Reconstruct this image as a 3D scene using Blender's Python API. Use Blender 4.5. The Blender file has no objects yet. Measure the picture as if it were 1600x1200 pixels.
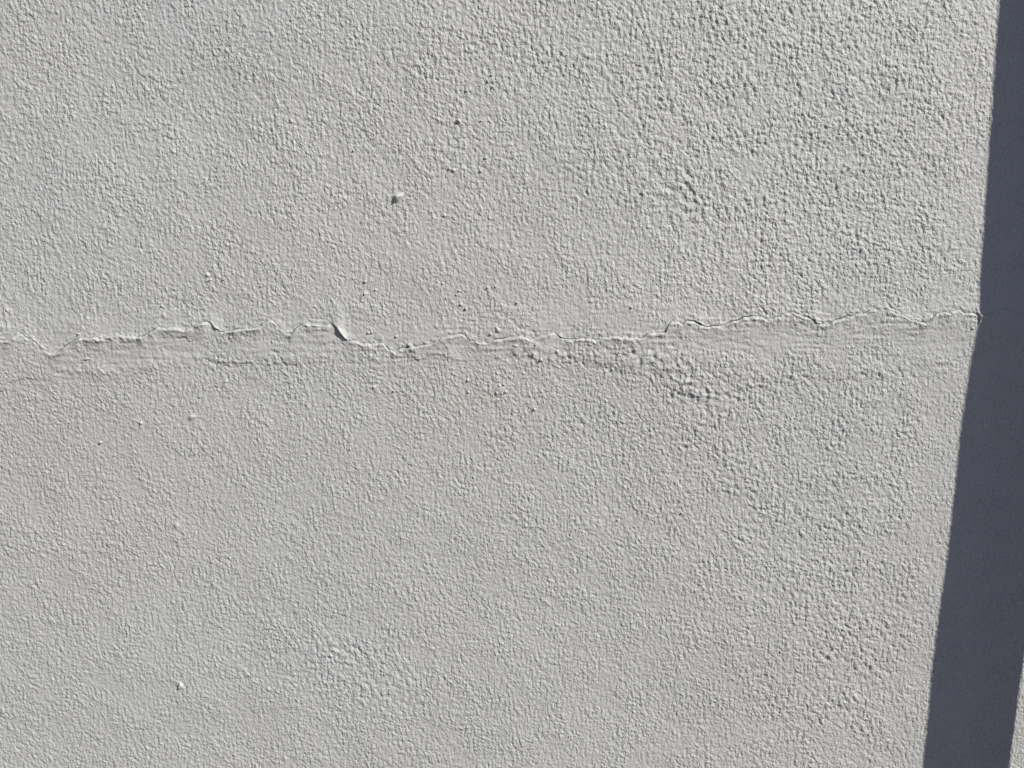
import bpy, math
import numpy as np
from mathutils import Vector

# ------------------------------------------------------------------ camera, sky, sun, exposure
scene = bpy.context.scene
CAM_Z, CAM_D, PITCH = 1.40, 0.60, math.radians(9.6)
HALF_W = 800.0 / 1209.0                      # tangent of half the horizontal view
cam_data = bpy.data.cameras.new('camera')
cam_data.sensor_width = 36.0
cam_data.lens = 18.0 / HALF_W
cam_data.clip_start = 0.01
cam_data.clip_end = 500.0
cam = bpy.data.objects.new('camera', cam_data)
scene.collection.objects.link(cam)
cam.location = (0.0, -CAM_D, CAM_Z)
cam.rotation_euler = (math.pi / 2 - PITCH, 0.0, 0.0)
scene.camera = cam

S = Vector((0.61, -0.47, 0.60)).normalized()  # towards the sun
world = bpy.data.worlds.new('World')
scene.world = world
world.use_nodes = True
nt = world.node_tree
nt.nodes.clear()
sky = nt.nodes.new('ShaderNodeTexSky')
sky.sky_type = 'NISHITA'
sky.sun_disc = False
sky.sun_elevation = math.asin(S.z)
sky.sun_rotation = math.atan2(S.x, S.y)
sky.air_density = 1.0
sky.dust_density = 0.6
sky.ozone_density = 6.0
bg = nt.nodes.new('ShaderNodeBackground')
bg.inputs['Strength'].default_value = 0.053
wo = nt.nodes.new('ShaderNodeOutputWorld')
nt.links.new(sky.outputs[0], bg.inputs[0])
nt.links.new(bg.outputs[0], wo.inputs[0])

sun_data = bpy.data.lights.new('sun', 'SUN')
sun_data.energy = 5.0
sun_data.angle = math.radians(0.53)
sun_data.color = (1.0, 0.99, 0.82)
sun = bpy.data.objects.new('sun', sun_data)
scene.collection.objects.link(sun)
sun.location = (3, -3, 5)
sun.rotation_euler = S.to_track_quat('Z', 'Y').to_euler()

scene.view_settings.view_transform = 'Standard'
scene.view_settings.look = 'None'
scene.view_settings.exposure = 0.0
scene.view_settings.gamma = 1.0
scene.cycles.use_denoising = False
scene.cycles.max_bounces = 6
scene.render.filter_size = 0.9

# ------------------------------------------------------------------ helpers
rng = np.random.default_rng(11)


def link(o, parent=None):
    scene.collection.objects.link(o)
    if parent is not None:
        o.parent = parent
    return o


def mesh_obj(name, co, faces, mat, parent=None, smooth=True):
    """co (n,3) array, faces list of tuples or an (m,4) array"""
    me = bpy.data.meshes.new(name)
    if isinstance(faces, np.ndarray):
        m, k = faces.shape
        me.vertices.add(len(co))
        me.vertices.foreach_set('co', np.ascontiguousarray(co, np.float32).ravel())
        me.loops.add(m * k)
        me.loops.foreach_set('vertex_index', np.ascontiguousarray(faces, np.int32).ravel())
        me.polygons.add(m)
        me.polygons.foreach_set('loop_start', np.arange(0, m * k, k, dtype=np.int32))
        me.polygons.foreach_set('loop_total', np.full(m, k, np.int32))
        me.update(calc_edges=True)
    else:
        me.from_pydata([tuple(map(float, c)) for c in co], [], faces)
        me.update()
    me.polygons.foreach_set('use_smooth', np.full(len(me.polygons), smooth))
    me.materials.append(mat)
    return link(bpy.data.objects.new(name, me), parent)


def empty(name, loc=(0, 0, 0)):
    o = bpy.data.objects.new(name, None)
    o.location = loc
    o.empty_display_size = 0.1
    return link(o)


def wall_xz(px, py):
    """a spot measured on the photograph (1600 x 1200) -> metres on the wall face"""
    px = np.asarray(px, float)
    py = np.asarray(py, float)
    a = (px - 800.0) / 1209.0
    b = (600.0 - py) / 1209.0
    dy = math.cos(PITCH) + b * math.sin(PITCH)
    dz = -math.sin(PITCH) + b * math.cos(PITCH)
    t = CAM_D / dy
    return a * t, CAM_Z + dz * t


def sstep(a, b, x):
    t = np.clip((x - a) / (b - a), 0, 1)
    return t * t * (3 - 2 * t)


# ------------------------------------------------------------------ materials
def new_mat(name):
    m = bpy.data.materials.new(name)
    m.use_nodes = True
    n = m.node_tree
    return m, n, n.nodes['Principled BSDF']


def noise_node(n, coord, scale, detail=3.0, rough=0.55, stretch=None):
    t = n.nodes.new('ShaderNodeTexNoise')
    t.inputs['Scale'].default_value = scale
    t.inputs['Detail'].default_value = detail
    t.inputs['Roughness'].default_value = rough
    if stretch:
        mp = n.nodes.new('ShaderNodeMapping')
        mp.inputs['Scale'].default_value = stretch
        n.links.new(coord, mp.inputs['Vector'])
        n.links.new(mp.outputs[0], t.inputs['Vector'])
    else:
        n.links.new(coord, t.inputs['Vector'])
    return t.outputs['Fac']


def math_node(n, op, a, b):
    m = n.nodes.new('ShaderNodeMath')
    m.operation = op
    for i, v in enumerate((a, b)):
        if isinstance(v, (int, float)):
            m.inputs[i].default_value = v
        else:
            n.links.new(v, m.inputs[i])
    return m.outputs[0]


def ramp(n, fac, stops):
    r = n.nodes.new('ShaderNodeValToRGB')
    while len(r.color_ramp.elements) < len(stops):
        r.color_ramp.elements.new(0.5)
    for e, (p, c) in zip(r.color_ramp.elements, stops):
        e.position = p
        e.color = c if len(c) == 4 else (*c, 1)
    n.links.new(fac, r.inputs[0])
    return r.outputs[0]


def mix_col(n, fac, a, b):
    m = n.nodes.new('ShaderNodeMix')
    m.data_type = 'RGBA'
    for i, v in ((0, fac), (6, a), (7, b)):
        if isinstance(v, (int, float)):
            m.inputs[i].default_value = v
        elif isinstance(v, tuple):
            m.inputs[i].default_value = (*v, 1)
        else:
            n.links.new(v, m.inputs[i])
    return m.outputs[2]


PAINT = (0.508, 0.497, 0.538)


def paint_material(name, coarse, stains=()):
    m, n, p = new_mat(name)
    tc = n.nodes.new('ShaderNodeTexCoord')
    co = n.nodes.new('ShaderNodeNewGeometry').outputs['Position']
    # paint colour: faint broad mottling and finer dirt in the paint film
    big = noise_node(n, co, 9.0, 3.0)
    fine = noise_node(n, co, 420.0, 2.0)
    col = mix_col(n, ramp(n, big, [(0.3, (0, 0, 0)), (0.7, (1, 1, 1))]),
                  tuple(c * 0.965 for c in PAINT), tuple(c * 1.02 for c in PAINT))
    hue = ramp(n, noise_node(n, co, 2.6, 2.0), [(0.35, (0, 0, 0)), (0.65, (1, 1, 1))])
    hm = n.nodes.new('ShaderNodeMix')                                       # lens tint put into colour: faint noise, ordered for a cooler lower left
    hm.data_type = 'RGBA'
    hm.blend_type = 'MULTIPLY'
    hm.inputs[0].default_value = 1.0
    n.links.new(col, hm.inputs[6])
    n.links.new(mix_col(n, hue, (0.992, 1.0, 1.012), (1.007, 1.0, 0.988)), hm.inputs[7])
    col = hm.outputs[2]
    rain = ramp(n, noise_node(n, co, 26.0, 4.0, 0.6, stretch=(1.0, 1.0, 0.06)), [(0.52, (0, 0, 0)), (0.72, (1, 1, 1))])
    col = mix_col(n, math_node(n, 'MULTIPLY', rain, 0.09), col, (0.36, 0.345, 0.33))
    dust = ramp(n, noise_node(n, co, 70.0, 6.0, 0.7), [(0.60, (0, 0, 0)), (0.76, (1, 1, 1))])
    col = mix_col(n, math_node(n, 'MULTIPLY', dust, 0.16), col, (0.34, 0.32, 0.30))
    col = mix_col(n, math_node(n, 'MULTIPLY', ramp(n, fine, [(0.55, (0, 0, 0)), (0.8, (1, 1, 1))]), 0.22),
                  col, tuple(c * 0.8 for c in PAINT))
    for (sx, sz, rx, rz, amt) in stains:
        mp = n.nodes.new('ShaderNodeMapping')
        mp.vector_type = 'POINT'
        mp.inputs['Location'].default_value = (-sx / rx, 0, -sz / rz)
        mp.inputs['Scale'].default_value = (1 / rx, 0.0, 1 / rz)
        n.links.new(co, mp.inputs['Vector'])
        ln = n.nodes.new('ShaderNodeVectorMath')
        ln.operation = 'LENGTH'
        n.links.new(mp.outputs[0], ln.inputs[0])
        fall = ramp(n, ln.outputs['Value'], [(0.0, (1, 1, 1)), (1.0, (0, 0, 0))])
        patch = ramp(n, noise_node(n, co, 160.0, 4.0, 0.65), [(0.42, (0, 0, 0)), (0.62, (1, 1, 1))])
        col = mix_col(n, math_node(n, 'MULTIPLY', math_node(n, 'MULTIPLY', fall, patch), amt), col, (0.40, 0.30, 0.24))
    n.links.new(col, p.inputs['Base Color'])
    p.inputs['Roughness'].default_value = 0.56
    p.inputs['Specular IOR Level'].default_value = 0.4
    h1 = noise_node(n, co, 330.0, 3.0, 0.6)
    h2 = noise_node(n, co, 520.0, 2.0, 0.5, stretch=(1.0, 1.0, 0.22))      # brush marks
    c1 = noise_node(n, co, 270.0, 2.0, 0.5, stretch=(1.0, 1.0, 0.8))
    c1 = math_node(n, 'ABSOLUTE', math_node(n, 'SUBTRACT', c1, 0.5), 0)     # grit parted by sharp creases
    c2 = noise_node(n, co, 410.0, 2.0, 0.5)
    c2 = math_node(n, 'ABSOLUTE', math_node(n, 'SUBTRACT', c2, 0.5), 0)
    h = math_node(n, 'ADD', h1, math_node(n, 'MULTIPLY', h2, 1.25))
    h = math_node(n, 'ADD', h, math_node(n, 'ADD', math_node(n, 'MULTIPLY', c1, 2.7), math_node(n, 'MULTIPLY', c2, 2.1)))
    if not coarse:                                                          # grit is rubbed away where the coat was floated smooth
        at = n.nodes.new('ShaderNodeAttribute')
        at.attribute_name = 'grit'
        h = math_node(n, 'MULTIPLY', h, at.outputs['Fac'])
    b = n.nodes.new('ShaderNodeBump')
    b.inputs['Strength'].default_value = 1.0
    b.inputs['Distance'].default_value = 0.00055
    n.links.new(h, b.inputs['Height'])
    if coarse:
        hc = noise_node(n, co, 150.0, 3.0, 0.6)
        b2 = n.nodes.new('ShaderNodeBump')
        b2.inputs['Strength'].default_value = 1.0
        b2.inputs['Distance'].default_value = 0.0012
        n.links.new(hc, b2.inputs['Height'])
        n.links.new(b.outputs[0], b2.inputs['Normal'])
        n.links.new(b2.outputs[0], p.inputs['Normal'])
    else:
        n.links.new(b.outputs[0], p.inputs['Normal'])
    return m


st = []
for (px, py, rx, ry, amt) in ((755, 617, 26, 18, 0.35), (720, 640, 30, 26, 0.28), (1432, 640, 40, 60, 0.14),
                              (1440, 850, 55, 70, 0.16), (1300, 590, 40, 30, 0.08)):
    x, z = wall_xz(px, py)
    st.append((float(x), float(z), rx * 0.0005, ry * 0.0005, amt))
M_paint = paint_material('painted_plaster', False, st)
M_field = paint_material('painted_plaster_field', True)


def plain(name, col, rough, metal=0.0, scale=60.0, var=0.12, bump=0.0005):
    m, n, p = new_mat(name)
    tc = n.nodes.new('ShaderNodeTexCoord')
    f = noise_node(n, tc.outputs['Object'], scale, 4.0)
    n.links.new(mix_col(n, f, tuple(c * (1 - var) for c in col), tuple(c * (1 + var) for c in col)), p.inputs['Base Color'])
    p.inputs['Roughness'].default_value = rough
    p.inputs['Metallic'].default_value = metal
    b = n.nodes.new('ShaderNodeBump')
    b.inputs['Distance'].default_value = bump
    n.links.new(f, b.inputs['Height'])
    n.links.new(b.outputs[0], p.inputs['Normal'])
    return m


M_core = plain('dirty_bare_plaster', (0.20, 0.18, 0.16), 0.9, scale=300.0)
M_chip = plain('pale_bare_plaster', (0.62, 0.615, 0.59), 0.9, scale=400.0)
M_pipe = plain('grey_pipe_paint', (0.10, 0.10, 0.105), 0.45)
M_steel = plain('zinc_steel', (0.45, 0.45, 0.46), 0.4, 0.9)
M_ground = plain('brown_paving', (0.115, 0.085, 0.070), 0.9, scale=14.0, var=0.25, bump=0.002)

# ------------------------------------------------------------------ ground
GX = 60.0
mesh_obj('ground', np.array([(-GX, -GX, 0), (GX, -GX, 0), (GX, GX, 0), (-GX, GX, 0)]), [(0, 1, 2, 3)], M_ground,
         smooth=False)['kind'] = 'structure'

# ------------------------------------------------------------------ the wall: relief of the plaster in view
wall = empty('plaster_wall', (0, 0, 0))
wall['label'] = 'light grey painted plaster wall with a jagged horizontal crack'
wall['category'] = 'wall'
wall['kind'] = 'thing'

# crack line, measured spot by spot
CR = [(-60, 540), (-20, 533), (8, 531), (20, 527), (28, 524), (38, 521), (46, 524), (58, 532), (68, 541), (78, 547), (92, 550), (100, 546),
      (108, 538), (120, 530), (130, 527), (145, 527), (155, 525), (165, 526), (178, 524), (188, 522), (200, 525),
      (212, 524), (225, 524), (235, 520), (243, 515), (250, 509), (262, 510), (277, 509), (292, 514), (302, 511),
      (311, 508), (318, 503), (325, 500), (333, 503), (340, 511), (347, 516), (352, 517), (365, 515), (378, 512),
      (388, 511), (400, 512), (405, 510), (415, 503), (425, 499), (430, 501), (440, 510), (450, 519), (457, 518),
      (468, 509), (480, 505), (495, 504), (510, 507), (523, 505), (530, 512), (536, 521), (542, 528), (550, 530),
      (560, 533), (567, 535), (577, 537), (590, 535), (600, 535), (610, 543), (618, 549), (625, 543), (640, 541),
      (650, 541), (665, 538), (680, 534), (692, 526), (705, 523), (722, 521), (728, 523), (735, 530), (745, 533),
      (760, 534), (775, 529), (790, 526), (815, 525), (828, 529), (840, 524), (855, 521), (868, 519), (875, 525),
      (882, 529), (892, 530), (905, 527), (915, 526), (930, 529), (945, 526), (955, 524), (970, 525), (985, 526),
      (1000, 526), (1010, 521), (1025, 517), (1038, 517), (1042, 506), (1048, 501), (1056, 501), (1064, 505),
      (1070, 500), (1080, 500), (1090, 505), (1095, 509), (1100, 511), (1110, 508), (1125, 506), (1140, 502),
      (1150, 498), (1160, 494), (1175, 493), (1188, 494), (1197, 497), (1213, 493), (1222, 487), (1233, 486),
      (1240, 489), (1255, 493), (1265, 498), (1272, 504), (1280, 506), (1290, 503), (1305, 497), (1315, 493),
      (1330, 491), (1350, 485), (1360, 482), (1372, 481), (1385, 484), (1400, 488), (1410, 494), (1418, 498),
      (1430, 502), (1440, 503), (1455, 490), (1470, 486), (1485, 485), (1493, 483), (1500, 487), (1510, 487),
      (1519, 490), (1530, 489), (1540, 486), (1550, 482), (1560, 481), (1575, 485), (1600, 491), (1660, 488)]
CR = np.array(CR, float)
crx, crz = wall_xz(CR[:, 0], CR[:, 1])

_, z1 = wall_xz(800, -60)
x0, _ = wall_xz(-50, 1260)
x1, _ = wall_xz(1650, 1260)
_, z0 = wall_xz(800, 1260)
x0, x1, z0, z1 = float(x0), float(x1), float(z0), float(z1)
PITCH_MM = 0.00069
NX = int((x1 - x0) / PITCH_MM)
NZ = int((z1 - z0) / PITCH_MM)
xs = np.linspace(x0, x1, NX)
z_even = np.linspace(z0, z1, NZ)
zs = np.linspace(z0, z1, NZ)
DX = xs[1] - xs[0]
DZ = zs[1] - zs[0]
zc = np.interp(xs, crx, crz)
jit = np.convolve(rng.normal(0, 1, NX + 4), np.ones(5) / 5, 'valid') * 0.00050 + np.convolve(rng.normal(0, 1, NX + 12), np.hanning(15)[1:-1] / 7, 'valid') * 0.0011
zc = zc + jit                                        # small raggedness
zmid = float(np.mean(zc))
jc = int(round((zmid - z0) / DZ))
XX, ZU = np.meshgrid(xs, zs)
# rows crowd together at the crack so that its edges stay crisp
tt = (np.arange(NZ) - jc).astype(float)
dens = 1 - 0.62 * np.exp(-(tt / 9.0) ** 2)
cum = np.cumsum(dens)
cum -= cum[jc]
zs = zs[jc] + np.where(cum < 0, cum * (zs[jc] - z0) / -cum[0], cum * (z1 - zs[jc]) / cum[-1])
ZU = np.repeat(zs[:, None], NX, 1)
w = np.clip(1 - np.abs(ZU - zs[jc]) / 0.10, 0, 1)
ZZ = ZU + (zc[None, :] - zs[jc]) * (w * w * (3 - 2 * w))
ZZ[0, :] = z0
ZZ[-1, :] = z1


ZCR = float(np.mean(crz))


def bulge(x, z):
    """the coat has buckled outwards along the crack, metres"""
    d = z - ZCR
    p = np.exp(-(np.sqrt(d * d + 0.04 ** 2) - 0.04) / 0.30)
    b = 0.003 + 0.0027 * sstep(-0.1, 0.38, x)
    return b * p * np.exp(-(np.clip(np.abs(x) - 0.42, 0, None) / 0.35) ** 2)


def field(lam, width=0.35, ax=1.0, az=1.0, rot=0.0, seed=0):
    """unit-variance noise of about one wavelength (metres), stretched by ax, az"""
    r = np.random.default_rng(seed)
    f = np.fft.rfft2(r.normal(0, 1, (NZ, NX)))
    kx = np.fft.rfftfreq(NX, DX)[None, :]
    kz = np.fft.fftfreq(NZ, DZ)[:, None]
    c, s = math.cos(rot), math.sin(rot)
    k = np.hypot((kx * c + kz * s) * ax, (-kx * s + kz * c) * az) + 1e-9
    f *= np.exp(-0.5 * (np.log(k * lam) / width) ** 2)
    f[0, 0] = 0
    n = np.fft.irfft2(f, (NZ, NX))
    n /= n.std()
    return np.stack([np.interp(ZZ[:, i], z_even, n[:, i]) for i in range(NX)], 1)


def low(lam, seed):
    """smooth 0..1 patches"""
    n = field(lam, 0.6, seed=seed)
    return 0.5 + 0.5 * np.tanh(0.9 * n)


def blob(px, py, rx, ry, rot=0.0):
    """soft hill round a spot; radii in photograph pixels"""
    cx, cz = wall_xz(px, py)
    dx = (XX - cx) / 0.0005
    dz = -(ZZ - cz) / 0.0005
    c, s = math.cos(rot), math.sin(rot)
    return np.exp(-(((dx * c + dz * s) / rx) ** 2 + ((-dx * s + dz * c) / ry) ** 2))


def stroke(pts, width):
    """distance profile along a polyline given in photograph pixels (width in the same)"""
    p = np.array(pts, float)
    X, Z = wall_xz(p[:, 0], p[:, 1])
    m = 0.0005 * width * 4
    ix = (xs > X.min() - m) & (xs < X.max() + m)
    rows = (zs > Z.min() - m - 0.02) & (zs < Z.max() + m + 0.02)
    i0, i1 = np.flatnonzero(ix)[[0, -1]]
    j0, j1 = np.flatnonzero(rows)[[0, -1]]
    sl = (slice(j0, j1 + 1), slice(i0, i1 + 1))
    A, B = XX[sl] + WIGX[sl], ZZ[sl] + WIGZ[sl]
    d = np.full(A.shape, 9.0)
    for k in range(len(X) - 1):
        ux, uz = X[k + 1] - X[k], Z[k + 1] - Z[k]
        t = np.clip(((A - X[k]) * ux + (B - Z[k]) * uz) / (ux * ux + uz * uz + 1e-12), 0, 1)
        d = np.minimum(d, np.hypot(A - X[k] - t * ux, B - Z[k] - t * uz))
    return sl, np.exp(-(d / (0.0005 * width)) ** 2)


WIGX = 0.0008 * field(0.006, 0.5, seed=31) + 0.0010 * field(0.018, 0.4, seed=33)
WIGZ = 0.0007 * field(0.006, 0.5, seed=32) + 0.0010 * field(0.018, 0.4, seed=34)

# grain of the render coat: rounded lumps with narrow valleys
fine = field(0.0033, 0.30, seed=1)
mid = field(0.0051, 0.30, seed=2)
coarse = field(0.0076, 0.32, seed=3)
bigl = field(0.0125, 0.38, seed=4)
lump = np.abs(field(0.0125, 0.35, seed=5))                # lumps parted by sharp creases
lump2 = np.abs(field(0.0100, 0.40, ax=1.0, az=0.62, rot=-0.75, seed=6))
lump3 = np.abs(field(0.0062, 0.40, seed=16))
crease = np.abs(field(0.0050, 0.40, ax=1.0, az=0.7, rot=-0.75, seed=17))
comb = field(0.0125, 0.35, ax=0.30, az=1.0, seed=7)       # upright brush drag
comb2 = field(0.0180, 0.35, ax=1.0, az=0.20, seed=8)       # level trowel drag
slant = field(0.0061, 0.35, ax=1.0, az=0.45, rot=-0.75, seed=9)
vary = low(0.055, 20)
vary2 = low(0.09, 21)
vary3 = low(0.035, 22)

# where the coat is rough, where it was rubbed smooth
c_right = np.clip(1.0 * blob(1330, 250, 330, 330) + 0.75 * blob(1000, 60, 420, 190) + 1.0 * blob(1330, 1020, 190, 260)
                  + 0.55 * blob(1080, 640, 230, 90) + 0.45 * blob(1150, 800, 260, 220) + 1.0 * blob(530, 1040, 170, 80, 0.5)
                  + 0.3 * blob(500, 200, 350, 200), 0, 1.15)
edge_smooth = blob(1540, 300, 70, 400) + blob(1480, 800, 60, 500)
patch = np.clip(blob(520, 512, 420, 34) + blob(900, 500, 200, 42, -0.04) + blob(1350, 525, 200, 34) + blob(1160, 535, 110, 25)
                + blob(130, 545, 170, 30), 0, 1)
rubbed = np.clip(0.6 * blob(250, 720, 300, 120, 0.3) + 0.5 * blob(300, 1050, 200, 160, 0.6) + 0.6 * blob(640, 390, 300, 60)
                 + 0.5 * blob(860, 280, 120, 140) + 0.4 * blob(620, 700, 250, 110), 0, 1)

band = np.exp(-(np.clip(np.abs((ZZ - zc[None, :]) / 0.0005 + 14) - 22, 0, None) / 16) ** 2)
patch = np.clip(0.45 * patch + 0.45 * band * (0.3 + 1.0 * vary2), 0, 1)
amp = (0.62 + 0.40 * vary) * (1 - 0.47 * patch) * (1 - 0.18 * rubbed) * (1 - 0.22 * np.clip(edge_smooth, 0, 1))
amp = amp * (1.0 + 0.10 * np.clip(c_right, 0, 1))
cfac = np.clip(c_right * (0.75 + 0.5 * vary2), 0, 1.2) * (1 - 0.85 * patch) * (1 - 0.6 * np.clip(edge_smooth, 0, 1))
MM = 0.001
G = 0.115 * crease + 0.055 * fine + 0.058 * mid + 0.075 * slant + (0.035 + 0.065 * vary3) * comb + (0.012 + 0.20 * patch) * comb2
G += 0.060 * coarse * (0.5 + vary2) + 0.13 * lump2 + 0.10 * lump3
G += cfac * (0.065 * coarse + 0.10 * lump + 0.035 * bigl + 0.045 * mid + 0.05 * slant + 0.03 * comb)
low_c = blob(1330, 1030, 170, 230) + blob(530, 1040, 160, 75, 0.5) + 0.6 * blob(1150, 760, 150, 110, 0.6)
G += low_c * (0.5 + vary2) * (0.045 * coarse + 0.07 * lump + 0.035 * bigl)
# tops are flattened by the float, hollows stay sharp
sg = 0.17 + 0.10 * cfac
G = G - G.mean()
q = G / sg
G = sg * (0.50 * q - 0.80 * np.log1p(np.exp(np.clip(-1.7 * q, -20, 20))) / 1.7)
lim = -1.5 * sg
G = np.where(G < lim, lim - 0.9 * sg * np.tanh((lim - G) / (0.9 * sg)), G)
H = amp * G * 1.25
H += blob(1065, 308, 85, 50, 0.45) * (0.20 * bigl + 0.17 * coarse + 0.10 * field(0.016, 0.35, az=0.4, rot=0.25, seed=40))
H += 0.05 * field(0.030, 0.4, seed=12) * (0.5 + 0.5 * c_right)
# long undulations left by the float
H += 0.07 * field(0.075, 0.4, seed=13) + 0.18 * field(0.20, 0.4, seed=14)

# rough ridge and pitted joint under the right half of the crack
ridge = 0.75 * blob(1040, 578, 46, 26, 0.5) + 0.5 * blob(1085, 606, 50, 18, 0.6) + 0.45 * blob(1000, 552, 40, 16) + 0.25 * blob(1120, 645, 45, 22, 0.7) + 0.5 * blob(1250, 590, 60, 14, -0.1) + 0.9 * blob(890, 557, 50, 11) + 0.8 * blob(815, 552, 25, 9) + 0.6 * blob(570, 562, 60, 9) + 0.5 * blob(330, 562, 60, 9) + 0.5 * blob(120, 580, 80, 9)
H += ridge * (0.30 + 0.20 * bigl + 0.30 * coarse + 0.14 * mid)
for (px, py, rx, ry, a) in ((1165, 520, 26, 16, 0.5), (640, 530, 30, 9, 0.25), (860, 545, 22, 9, 0.4), (815, 548, 18, 8, 0.35), (1235, 500, 22, 10, 0.35),
                            (320, 520, 16, 10, 0.3), (430, 512, 14, 9, 0.3), (1035, 570, 18, 10, 0.6), (1440, 500, 25, 12, 0.3),
                            (905, 546, 14, 7, 0.45), (835, 540, 10, 6, 0.4), (765, 545, 16, 6, 0.3), (700, 556, 18, 6, 0.3), (940, 560, 12, 7, 0.45),
                            (980, 570, 12, 8, 0.45), (1090, 590, 14, 9, 0.4), (870, 562, 10, 5, 0.4), (240, 572, 20, 7, 0.3), (160, 580, 16, 6, 0.3)):
    H += a * blob(px, py, rx, ry)
for pts, wd, dep in (
        ([(795, 558), (830, 563), (860, 561), (905, 569), (945, 573)], 3.2, -0.36),
        ([(945, 573), (1000, 588), (1030, 604), (1060, 612), (1095, 630), (1108, 652)], 4.0, -0.34),
        ([(1130, 604), (1160, 607), (1195, 603), (1240, 594), (1300, 588)], 3.2, -0.36),
        ([(1015, 570), (1025, 590), (1050, 596)], 4.0, -0.30),
        ([(505, 538), (540, 536), (572, 533)], 1.6, -0.30),
        ([(425, 532), (448, 531)], 1.6, -0.22),
        ([(730, 552), (748, 551)], 1.6, -0.22),
        ([(425, 536), (435, 552), (446, 563), (462, 572)], 3.0, -0.36),
        ([(408, 533), (418, 545), (428, 560)], 3.0, -0.22),
        ([(460, 566), (520, 563), (575, 566), (620, 560)], 2.6, -0.20),
        ([(790, 494), (801, 497), (807, 509), (815, 515), (825, 516), (836, 522)], 2.2, -0.42),
        ([(850, 487), (863, 492)], 1.4, -0.25),
        ([(1259, 466), (1268, 468), (1275, 474), (1277, 480)], 2.2, -0.36),
        ([(1167, 478), (1180, 481), (1188, 488), (1197, 496)], 2.2, -0.36),
        ([(965, 469), (1010, 466)], 1.6, -0.18),
        ([(1270, 492), (1300, 491)], 1.5, -0.25),
        ([(270, 478), (280, 484), (294, 496)], 2.6, -0.28),
        ([(760, 880), (766, 893), (774, 902)], 2.2, -0.45),
        ([(50, 496), (75, 516)], 2.4, -0.22), ([(20, 470), (34, 500)], 2.4, -0.20),
        ([(280, 525), (287, 530), (300, 534)], 2.6, -0.26),
        ([(1010, 262), (1035, 290), (1062, 302)], 6.0, -0.30),
        ([(1080, 350), (1110, 352), (1140, 345)], 6.0, -0.30),
        ([(1225, 300), (1232, 380)], 4.0, 0.18), ([(1340, 330), (1345, 400)], 4.0, 0.16),
        ([(158, 585), (159, 640)], 2.6, 0.22), ([(85, 600), (86, 665)], 3.2, 0.18), ([(240, 592), (241, 640)], 2.8, 0.18), ([(352, 580), (354, 650)], 3.0, 0.16), ([(680, 1000), (682, 1060)], 2.2, 0.16),
        ([(760, 700), (762, 760)], 2.5, 0.15), ([(1052, 60), (1050, 170)], 3.0, 0.15),
        ([(0, 509), (62, 508)], 1.8, 0.20), ([(235, 492), (262, 491), (290, 489)], 1.8, 0.22),
        ([(410, 477), (520, 474)], 2.4, 0.16), ([(540, 515), (700, 510)], 2.0, 0.12),
        ([(480, 548), (640, 556)], 2.0, 0.14), ([(1190, 560), (1330, 556)], 2.0, -0.14),
        ([(1040, 580), (1120, 576), (1210, 572)], 2.0, -0.16)):
    sl, g = stroke(pts, wd)
    H[sl] += 1.5 * dep * g * np.clip(0.65 + 0.5 * coarse[sl] + 0.4 * mid[sl], 0, 2)

# filler smeared along the crack: a thin layer with trowelled edges
top_e = np.array([(-80, 500), (60, 507), (150, 499), (240, 490), (300, 487), (410, 477), (520, 474), (640, 478), (760, 482), (860, 470), (1000, 466),
                  (1120, 470), (1250, 462), (1350, 450), (1500, 440), (1700, 440)], float)
bot_e = np.array([(-80, 606), (0, 600), (100, 586), (200, 578), (300, 568), (400, 566), (470, 572), (560, 565), (640, 560), (720, 563), (800, 560),
                  (945, 574), (1000, 590), (1060, 614), (1120, 612), (1200, 602), (1300, 588), (1400, 575), (1520, 562), (1700, 560)], float)
ex, ez = wall_xz(top_e[:, 0], top_e[:, 1])
zt = np.interp(xs, ex, ez)[None, :]
ex, ez = wall_xz(bot_e[:, 0], bot_e[:, 1])
zb = np.interp(xs, ex, ez)[None, :]
wob = 0.0024 * field(0.045, 0.5, az=0.6, seed=35) + 0.0008 * field(0.006, 0.5, seed=36)
thick_t = np.clip(0.5 + 0.6 * field(0.12, 0.4, az=0.5, seed=37), 0, 1.3)
thick_b = np.clip(0.85 + 0.4 * field(0.10, 0.4, az=0.5, seed=38), 0, 1.4)
H += band * 0.065 * field(0.075, 0.45, az=0.075, seed=39) * (0.5 + vary2)      # trowel drag
H += 0.30 * thick_t * sstep(-0.0011, 0.0011, zt - ZZ + wob) * sstep(0.0, 0.022, ZZ - zc[None, :] + 0.018)
H += 0.52 * thick_b * sstep(-0.0012, 0.0012, ZZ - zb + wob) * sstep(0.0, 0.03, zc[None, :] + 0.024 - ZZ)

# shallow pits scattered in the coat
for _ in range(70):
    px, py = rng.uniform(20, 1590), rng.uniform(10, 1190)
    sl, g = stroke([(px, py), (px + rng.uniform(-3, 3), py + rng.uniform(-3, 3))], rng.uniform(1.8, 3.0))
    H[sl] -= g * rng.uniform(0.15, 0.38)
for (px, py, r, d) in ((1520, 293, 3, 0.5), (1450, 45, 3.2, 0.5), (1445, 228, 3, 0.4), (823, 1162, 3, 0.5), (801, 279, 2, 0.5),
                       (1360, 585, 3, 0.3), (717, 480, 3, 0.3)):
    sl, g = stroke([(px, py), (px + 1, py + 2)], r)
    H[sl] -= d * g

# the plaster stands off the wall a little along the crack, most of all at its right end
dcr = (ZZ - zc[None, :]) / 0.0005                    # pixels above (+) or below (-) the crack
PXX = 800 + (XX / CAM_D) * 1209 * 1.0
H += np.where(dcr > 0, np.exp(-(dcr / 120) ** 2), np.exp(-(dcr / 60) ** 2)) * (0.30 + 0.15 * sstep(1380, 1560, PXX))

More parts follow.
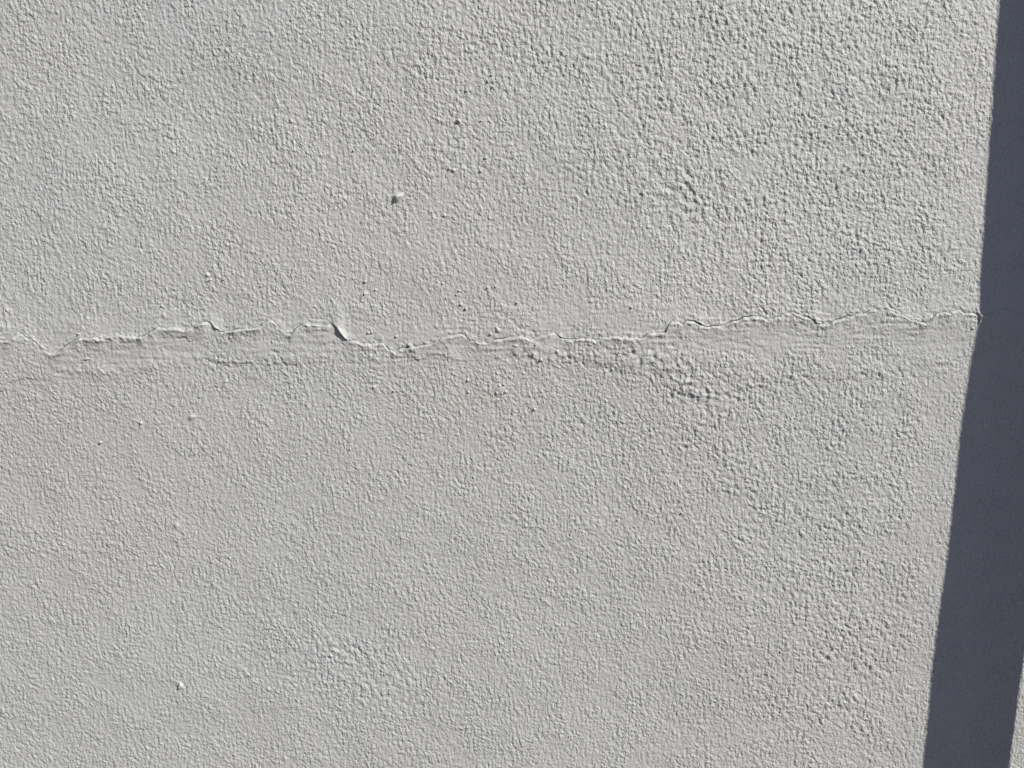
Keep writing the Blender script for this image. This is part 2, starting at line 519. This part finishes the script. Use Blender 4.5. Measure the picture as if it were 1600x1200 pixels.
# lifted lips either side of the crack
SL = np.gradient(np.interp(xs, crx, crz), xs)
SL = np.convolve(np.pad(SL, 6, 'edge'), np.ones(13) / 13, 'valid')
down = np.clip(-SL, 0, 1.6)                          # runs down to the right
rough1 = np.interp(xs, np.linspace(x0, x1, 190), rng.uniform(0.30, 1.45, 190))
rough2 = np.clip(np.interp(xs, np.linspace(x0, x1, 210), rng.uniform(0.1, 1.5, 210)) * np.interp(xs, np.linspace(x0, x1, 31), rng.uniform(0.7, 1.25, 31)), 0.08, 2)
up_lip = 0.03 + 0.95 * down * rough1
low_lip = (1.25 * (1 - np.clip(down * 1.2, 0, 1)) + 0.05) * rough2
sheet_px = np.interp(xs, crx, CR[:, 0])


def bump1(c, s, a):
    return a * np.exp(-((sheet_px - c) / s) ** 2)


up_lip += bump1(534, 9, 1.9) + bump1(343, 7, 0.9) + bump1(1092, 7, 1.0) + bump1(1270, 7, 1.0) + bump1(1421, 8, 0.4) + bump1(876, 6, 0.3) + bump1(738, 7, 0.4)
low_lip *= 1.35 - 0.50 * sstep(560, 680, sheet_px) - 0.30 * sstep(1280, 1340, sheet_px)
up_lip *= 1.0 - 0.30 * sstep(1300, 1360, sheet_px)
low_lip += bump1(1230, 16, 0.25) + bump1(325, 10, 0.25) + bump1(505, 16, 0.2) + bump1(425, 8, 0.25) - bump1(536, 9, 0.3) + bump1(1170, 16, 0.25)
fade_shadow = 1 - 0.75 * sstep(1524, 1532, sheet_px)
up_lip *= fade_shadow
low_lip *= fade_shadow
du = 5.5 + bump1(534, 16, 9.0) + bump1(1270, 12, 4) + bump1(343, 12, 4)
dl = 7.0 + bump1(1230, 25, 5) + bump1(300, 25, 4)
left = 1 - sstep(540, 640, sheet_px)
flat = np.clip(1 - down * 1.2, 0, 1)
flat = np.convolve(np.pad(flat, 20, 'edge'), np.hanning(43)[1:-1] / np.hanning(43).sum(), 'valid')
wide_lip = (0.42 + 0.50 * left) * flat * fade_shadow * np.interp(xs, np.linspace(x0, x1, 40), np.convolve(rng.uniform(0.5, 1.3, 42), [0.25, 0.5, 0.25], 'valid'))
low_lip = low_lip * (0.90 - 0.15 * left) * (1 + 0.5 * np.clip(SL, 0, 1.2))
cut = 0.24 * (1 - 0.75 * left) * np.interp(xs, np.linspace(x0, x1, 260), rng.uniform(0.0, 1.2, 260)) * np.clip(1.1 - down, 0, 1) * fade_shadow
ad = np.abs(dcr)
lipw = np.interp(xs, np.linspace(x0, x1, 150), rng.uniform(2.4, 5.2, 150))[None, :]
H += np.exp(-(dcr / 8.0) ** 2) * 0.07 * (mid + 0.8 * coarse + 0.6 * fine)        # crumbly edges
for _ in range(150):                                                           # nibbled bits along the crack
    q = rng.uniform(5, 1520)
    cy = np.interp(q, CR[:, 0], CR[:, 1]) + rng.normal(3.0, 9.0)
    sl, g = stroke([(q, cy), (q + rng.uniform(-5, 5), cy + rng.uniform(-1.5, 1.5))], rng.uniform(1.3, 2.8))
    H[sl] += g * rng.choice([-0.36, 0.24, 0.18]) * rng.uniform(0.4, 1.2)
Hup = H + up_lip[None, :] * np.exp(-ad / du[None, :]) - cut[None, :] * np.exp(-ad / 1.2)
Hlo = (H + wide_lip[None, :] * np.exp(-np.maximum(ad - lipw, 0) / 17.0) * np.clip((ad + 0.3) / lipw, 0, 1)
       + low_lip[None, :] * np.exp(-np.maximum(ad - lipw, 0) / dl[None, :]) * np.clip((ad + 0.3) / lipw, 0, 1)
       - (cut + 0.14 * fade_shadow * (1 - 0.5 * left))[None, :] * np.exp(-ad / 1.2) - bump1(531, 10, 0.25)[None, :] * np.exp(-ad / 12))

# chipped hole with a raised rim where the crack runs into the pipe's shadow
for HH in (Hup, Hlo):
    sl, g = stroke([(1521, 487), (1524, 493), (1522, 501)], 3.0)
    HH[sl] += 0.95 * g
    sl, g = stroke([(1519, 494), (1517, 501)], 2.6)
    HH[sl] -= 1.5 * g * (1 + 0.5 * fine[sl])

# fade to the plain face at the border of the modelled relief
bw = 0.016
fade = sstep(0, bw, XX - x0) * sstep(0, bw, x1 - XX) * sstep(0, bw, ZZ - z0) * sstep(0, bw, z1 - ZZ)
BUL = bulge(XX, ZZ)
Hup = Hup * fade * MM + BUL
Hlo = Hlo * fade * MM + BUL

gap = (0.00001 + 0.00045 * np.clip(1 - down, 0, 1) * np.clip(rough1 - 0.75, 0, 1) * (1 - 0.6 * left) + 0.00016 * np.clip(SL * 1.5, 0, 1) * rough1 + (bump1(1090, 8, 0.0004) + bump1(878, 8, 0.0003) + bump1(343, 6, 0.0003))) * fade_shadow
gap = gap * np.clip(fade[jc], 0, 1) + 0.00002


def grid_faces(ny, nx):
    idx = np.arange(ny * nx).reshape(ny, nx)
    return np.stack([idx[:-1, :-1], idx[:-1, 1:], idx[1:, 1:], idx[1:, :-1]], -1).reshape(-1, 4)


Zu = ZZ[jc:].copy()
Zu[0] += gap
co_u = np.stack([XX[jc:], -Hup[jc:], Zu], -1).reshape(-1, 3)
upper = mesh_obj('plaster_above_crack', co_u, grid_faces(NZ - jc, NX), M_paint, wall)
Zl = ZZ[:jc + 1].copy()
Zl[-1] -= gap
co_l = np.stack([XX[:jc + 1], -Hlo[:jc + 1], Zl], -1).reshape(-1, 3)
lower = mesh_obj('plaster_below_crack', co_l, grid_faces(jc + 1, NX), M_paint, wall)

for ob, A in ((upper, amp[jc:]), (lower, amp[:jc + 1])):
    at = ob.data.attributes.new('grit', 'FLOAT', 'POINT')
    at.data.foreach_set('value', np.ascontiguousarray(np.clip(A * 1.15, 0.2, 1.2), np.float32).ravel())

# the crack itself: its two broken faces and the bare plaster at its bottom
eu = np.stack([xs, -Hup[jc], Zu[0]], -1)
el = np.stack([xs, -Hlo[jc], Zl[-1]], -1)
mu = eu + np.array([0, 0.0015, 0])
ml = el + np.array([0, 0.0015, 0])
bot = (eu + el) / 2
bot[:, 1] = 0.004
rows = [el, ml, bot, mu, eu]
crack = mesh_obj('crack', np.concatenate(rows), grid_faces(5, NX), M_core, wall)
crack['label'] = 'jagged hairline crack with lifted edges running across the wall'

# ------------------------------------------------------------------ the rest of the wall
X0, X1, Z1W, TH = -3.2, 2.6, 2.9, 0.24


def ring_face():
    def line(a, p, q, b):
        return np.concatenate([np.linspace(a, p, 40)[:-1], np.linspace(p, q, 28)[:-1], np.linspace(q, b, 40)])
    gx = line(X0, x0, x1, X1)
    gz = line(0.0, z0, z1, Z1W)
    A, B = np.meshgrid(gx, gz)
    co = np.stack([A, -bulge(A, B), B], -1).reshape(-1, 3)
    idx = np.arange(A.size).reshape(A.shape)
    f = np.stack([idx[:-1, :-1], idx[:-1, 1:], idx[1:, 1:], idx[1:, :-1]], -1)
    keep = np.ones(f.shape[:2], bool)
    keep[39:66, 39:66] = False
    return co, f[keep]


co, fa = ring_face()
mesh_obj('wall_face', co, fa, M_field, wall)
co = [(X0, 0.006, 0), (X1, 0.006, 0), (X1, TH, 0), (X0, TH, 0), (X0, 0.006, Z1W), (X1, 0.006, Z1W), (X1, TH, Z1W), (X0, TH, Z1W)]
fa = [(0, 1, 5, 4), (1, 2, 6, 5), (2, 3, 7, 6), (3, 0, 4, 7), (4, 5, 6, 7), (3, 2, 1, 0)]
mesh_obj('wall_core', np.array(co, float), fa, M_field, wall, smooth=False)
co = [(X0 - .03, -0.04, Z1W + .002), (X1 + .03, -0.04, Z1W + .002), (X1 + .03, TH + .04, Z1W + .002), (X0 - .03, TH + .04, Z1W + .002),
      (X0 - .03, -0.04, Z1W + .06), (X1 + .03, -0.04, Z1W + .06), (X1 + .03, TH + .04, Z1W + .06), (X0 - .03, TH + .04, Z1W + .06)]
mesh_obj('coping', np.array(co, float), fa, M_ground, wall, smooth=False)


# ------------------------------------------------------------------ lumps and grains stuck in the paint
def bell(seed, k):
    """a lump grown out of the coat: steep crown, skirt running down into the surface"""
    r = np.random.default_rng(seed)
    nr, na = 7, 14
    co, fa = [(0, -1.0, 0)], []
    ph = r.uniform(0, 6.28, 4)
    am = r.uniform(0.05, 0.2, 4)
    ox, oz = r.uniform(-0.18, 0.18, 2)
    for i in range(1, nr):
        t = i / (nr - 1) * 1.35
        for j in range(na):
            a = 2 * math.pi * j / na
            rr = t * (1 + am[0] * math.sin(a + ph[0]) + am[1] * math.sin(2 * a + ph[1]) + am[2] * math.sin(3 * a + ph[2]))
            h = 1.25 / (1 + (t / 0.72) ** k) - 0.25
            h *= 1 + 0.14 * math.sin(3 * a + 5 * t + ph[3]) * min(1, t * 2)
            s_ = max(0, 1 - t)
            co.append((rr * math.cos(a) + ox * s_, -h, rr * math.sin(a) + oz * s_))
    for j in range(na):
        fa.append((0, 1 + j, 1 + (j + 1) % na))
    for i in range(nr - 2):
        for j in range(na):
            p = 1 + i * na
            fa.append((p + j, p + na + j, p + na + (j + 1) % na, p + (j + 1) % na))
    return co, fa


LUMPS = []
for k in range(8):
    bc, bf = bell(70 + k, (3.2, 4.5, 2.6, 6.0, 3.8, 5.0, 3.0, 4.0)[k])
    me = bpy.data.meshes.new('lump')
    me.from_pydata(bc, [], bf)
    me.polygons.foreach_set('use_smooth', np.ones(len(me.polygons), bool))
    me.materials.append(M_paint if k < 7 else M_chip)
    LUMPS.append(me)


def height_at(px, py):
    x, z = wall_xz(px, py)
    i = int(np.clip(round((x - x0) / DX), 0, NX - 1))
    j = int(np.argmin(np.abs(ZZ[:, i] - z)))
    return float(x), float(z), float((Hup if j >= jc else Hlo)[j, i]), j >= jc


def lump(name, px, py, rx, rz, ry, k=0, rot=0.0, sink=0.25):
    x, z, h, top = height_at(px, py)
    o = bpy.data.objects.new(name, LUMPS[k % 8])
    link(o, upper if top else lower)
    o.location = (x, -h + ry * 0.0005 * sink, z)
    o.rotation_euler = (0, rot, 0)
    o.scale = (rx * 0.0005, ry * 0.0005, rz * 0.0005)
    return o


o = lump('plaster_nub', 623, 309, 9.5, 6.5, 7.5, 2, -0.4, 0.1)
o['label'] = 'largest nub of plaster standing out of the wall'
o = lump('plaster_blister', 782, 607, 9.0, 9.5, 2.0, 6, 0.3, 0.1)
for i, (px, py, r) in enumerate([
        (553, 236, 3.0), (709, 266, 3.6), (703, 264, 2.4), (759, 247, 3.6), (751, 268, 2.6), (675, 332, 2.4), (695, 337, 2.6),
        (717, 189, 3.6), (729, 143, 2.6), (327, 429, 3.8), (331, 437, 2.6), (410, 447, 2.6), (352, 436, 2.4), (572, 440, 2.8),
        (588, 453, 2.8), (571, 459, 2.2), (692, 443, 2.4), (714, 460, 2.6), (718, 454, 2.6), (698, 465, 2.0), (720, 475, 3.2),
        (728, 482, 3.0), (762, 449, 2.4), (774, 448, 2.2), (808, 473, 2.4), (256, 477, 3.0), (128, 521, 2.8), (15, 484, 3.0),
        (620, 525, 3.0), (641, 538, 4.2), (577, 519, 3.0), (582, 518, 2.4), (767, 521, 3.2), (837, 537, 2.6), (731, 593, 3.0),
        (732, 612, 3.0), (835, 638, 3.0), (586, 604, 4.0), (616, 610, 2.6), (963, 445, 2.4), (985, 480, 2.6), (956, 576, 3.6),
        (966, 550, 2.6), (160, 690, 3.2), (223, 660, 3.6), (965, 811, 2.6), (740, 744, 2.6), (845, 560, 3.2), (870, 548, 3.2),
        (325, 563, 2.0), (300, 531, 2.2), (363, 526, 2.2), (428, 533, 2.2), (186, 523, 2.4), (162, 526, 2.2), (645, 545, 2.6),
        (768, 118, 3.0), (775, 124, 2.6), (762, 128, 2.6), (770, 137, 2.6), (752, 190, 2.2), (548, 700, 2.2), (1064, 800, 2.6),
        (1240, 505, 2.0), (1512, 512, 2.4), (427, 1010, 2.6), (190, 900, 2.6), (776, 613, 4.0), (788, 600, 3.6), (790, 611, 3.2), (781, 602, 3.0), (784, 614, 2.6), (90, 640, 2.8), (360, 870, 2.4)]):
    lump('sand_grain', px, py, r * rng.uniform(0.85, 1.25), r * rng.uniform(0.8, 1.1), r * rng.uniform(0.7, 1.2), i % 7,
         rng.uniform(0, 6), 0.1)
for (px, py, rx, rz, ry, rot) in ((778, 514, 7, 4, 2.6, 0.9), (806, 539, 6, 3.4, 2.0, 0.1), (303, 651, 7.5, 5, 3.2, -0.2), (277, 820, 6, 7, 2.4, 0.5),
                                  (283, 1070, 5.5, 9, 3.4, 0.2), (138, 560, 7, 2.2, 2.4, -0.1), (215, 656, 10, 5, 1.5, 0.4), (1020, 568, 7, 4, 2.0, 0.5),
                                  (1075, 505, 6, 3, 2.0, 0.0), (420, 1075, 6, 4, 2.2, 0.3)):
    lump('plaster_crumb', px, py, rx, rz, ry, int(px) % 7, rot, 0.1)
for (px, py, rx, rz) in ((3, 551, 5, 3), (3, 799, 3.5, 5)):
    o = lump('chipped_flake', px, py, rx, rz, 1.4, 7, 0.3, 0.1)
    o['label'] = 'pale bare fleck where the paint has chipped away'

# ------------------------------------------------------------------ the drainpipe whose shadow falls down the wall
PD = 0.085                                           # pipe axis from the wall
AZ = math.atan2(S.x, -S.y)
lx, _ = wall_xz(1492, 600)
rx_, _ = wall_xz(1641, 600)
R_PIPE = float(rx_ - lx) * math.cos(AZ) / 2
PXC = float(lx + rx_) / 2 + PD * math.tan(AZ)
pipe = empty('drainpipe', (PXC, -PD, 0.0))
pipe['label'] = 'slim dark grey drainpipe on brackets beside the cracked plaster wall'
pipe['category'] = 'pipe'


def lathe(prof, n=32):
    co, fa = [], []
    for (r, z) in prof:
        for k in range(n):
            a = 2 * math.pi * k / n
            co.append((r * math.cos(a), r * math.sin(a), z))
    for j in range(len(prof) - 1):
        for k in range(n):
            fa.append((j * n + k, j * n + (k + 1) % n, (j + 1) * n + (k + 1) % n, (j + 1) * n + k))
    return np.array(co), fa


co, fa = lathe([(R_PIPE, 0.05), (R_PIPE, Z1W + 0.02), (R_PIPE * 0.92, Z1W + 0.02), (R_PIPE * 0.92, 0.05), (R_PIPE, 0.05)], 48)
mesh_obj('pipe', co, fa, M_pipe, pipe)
for zz in (0.55, 2.45):
    co, fa = lathe([(R_PIPE + .0005, zz - .015), (R_PIPE + .004, zz - .015), (R_PIPE + .004, zz + .015), (R_PIPE + .0005, zz + .015)], 48)
    b = mesh_obj('bracket', co, fa, M_steel, pipe, smooth=False)
    y0, y1 = R_PIPE + .002, PD + 0.01
    c2 = [(sx * .006, yy, zz + sz * .006) for yy in (y0, y1) for sx, sz in ((-1, -1), (1, -1), (1, 1), (-1, 1))]
    mesh_obj('stem', np.array(c2), [(0, 1, 5, 4), (1, 2, 6, 5), (2, 3, 7, 6), (3, 0, 4, 7), (0, 3, 2, 1), (4, 5, 6, 7)], M_steel, b, smooth=False)
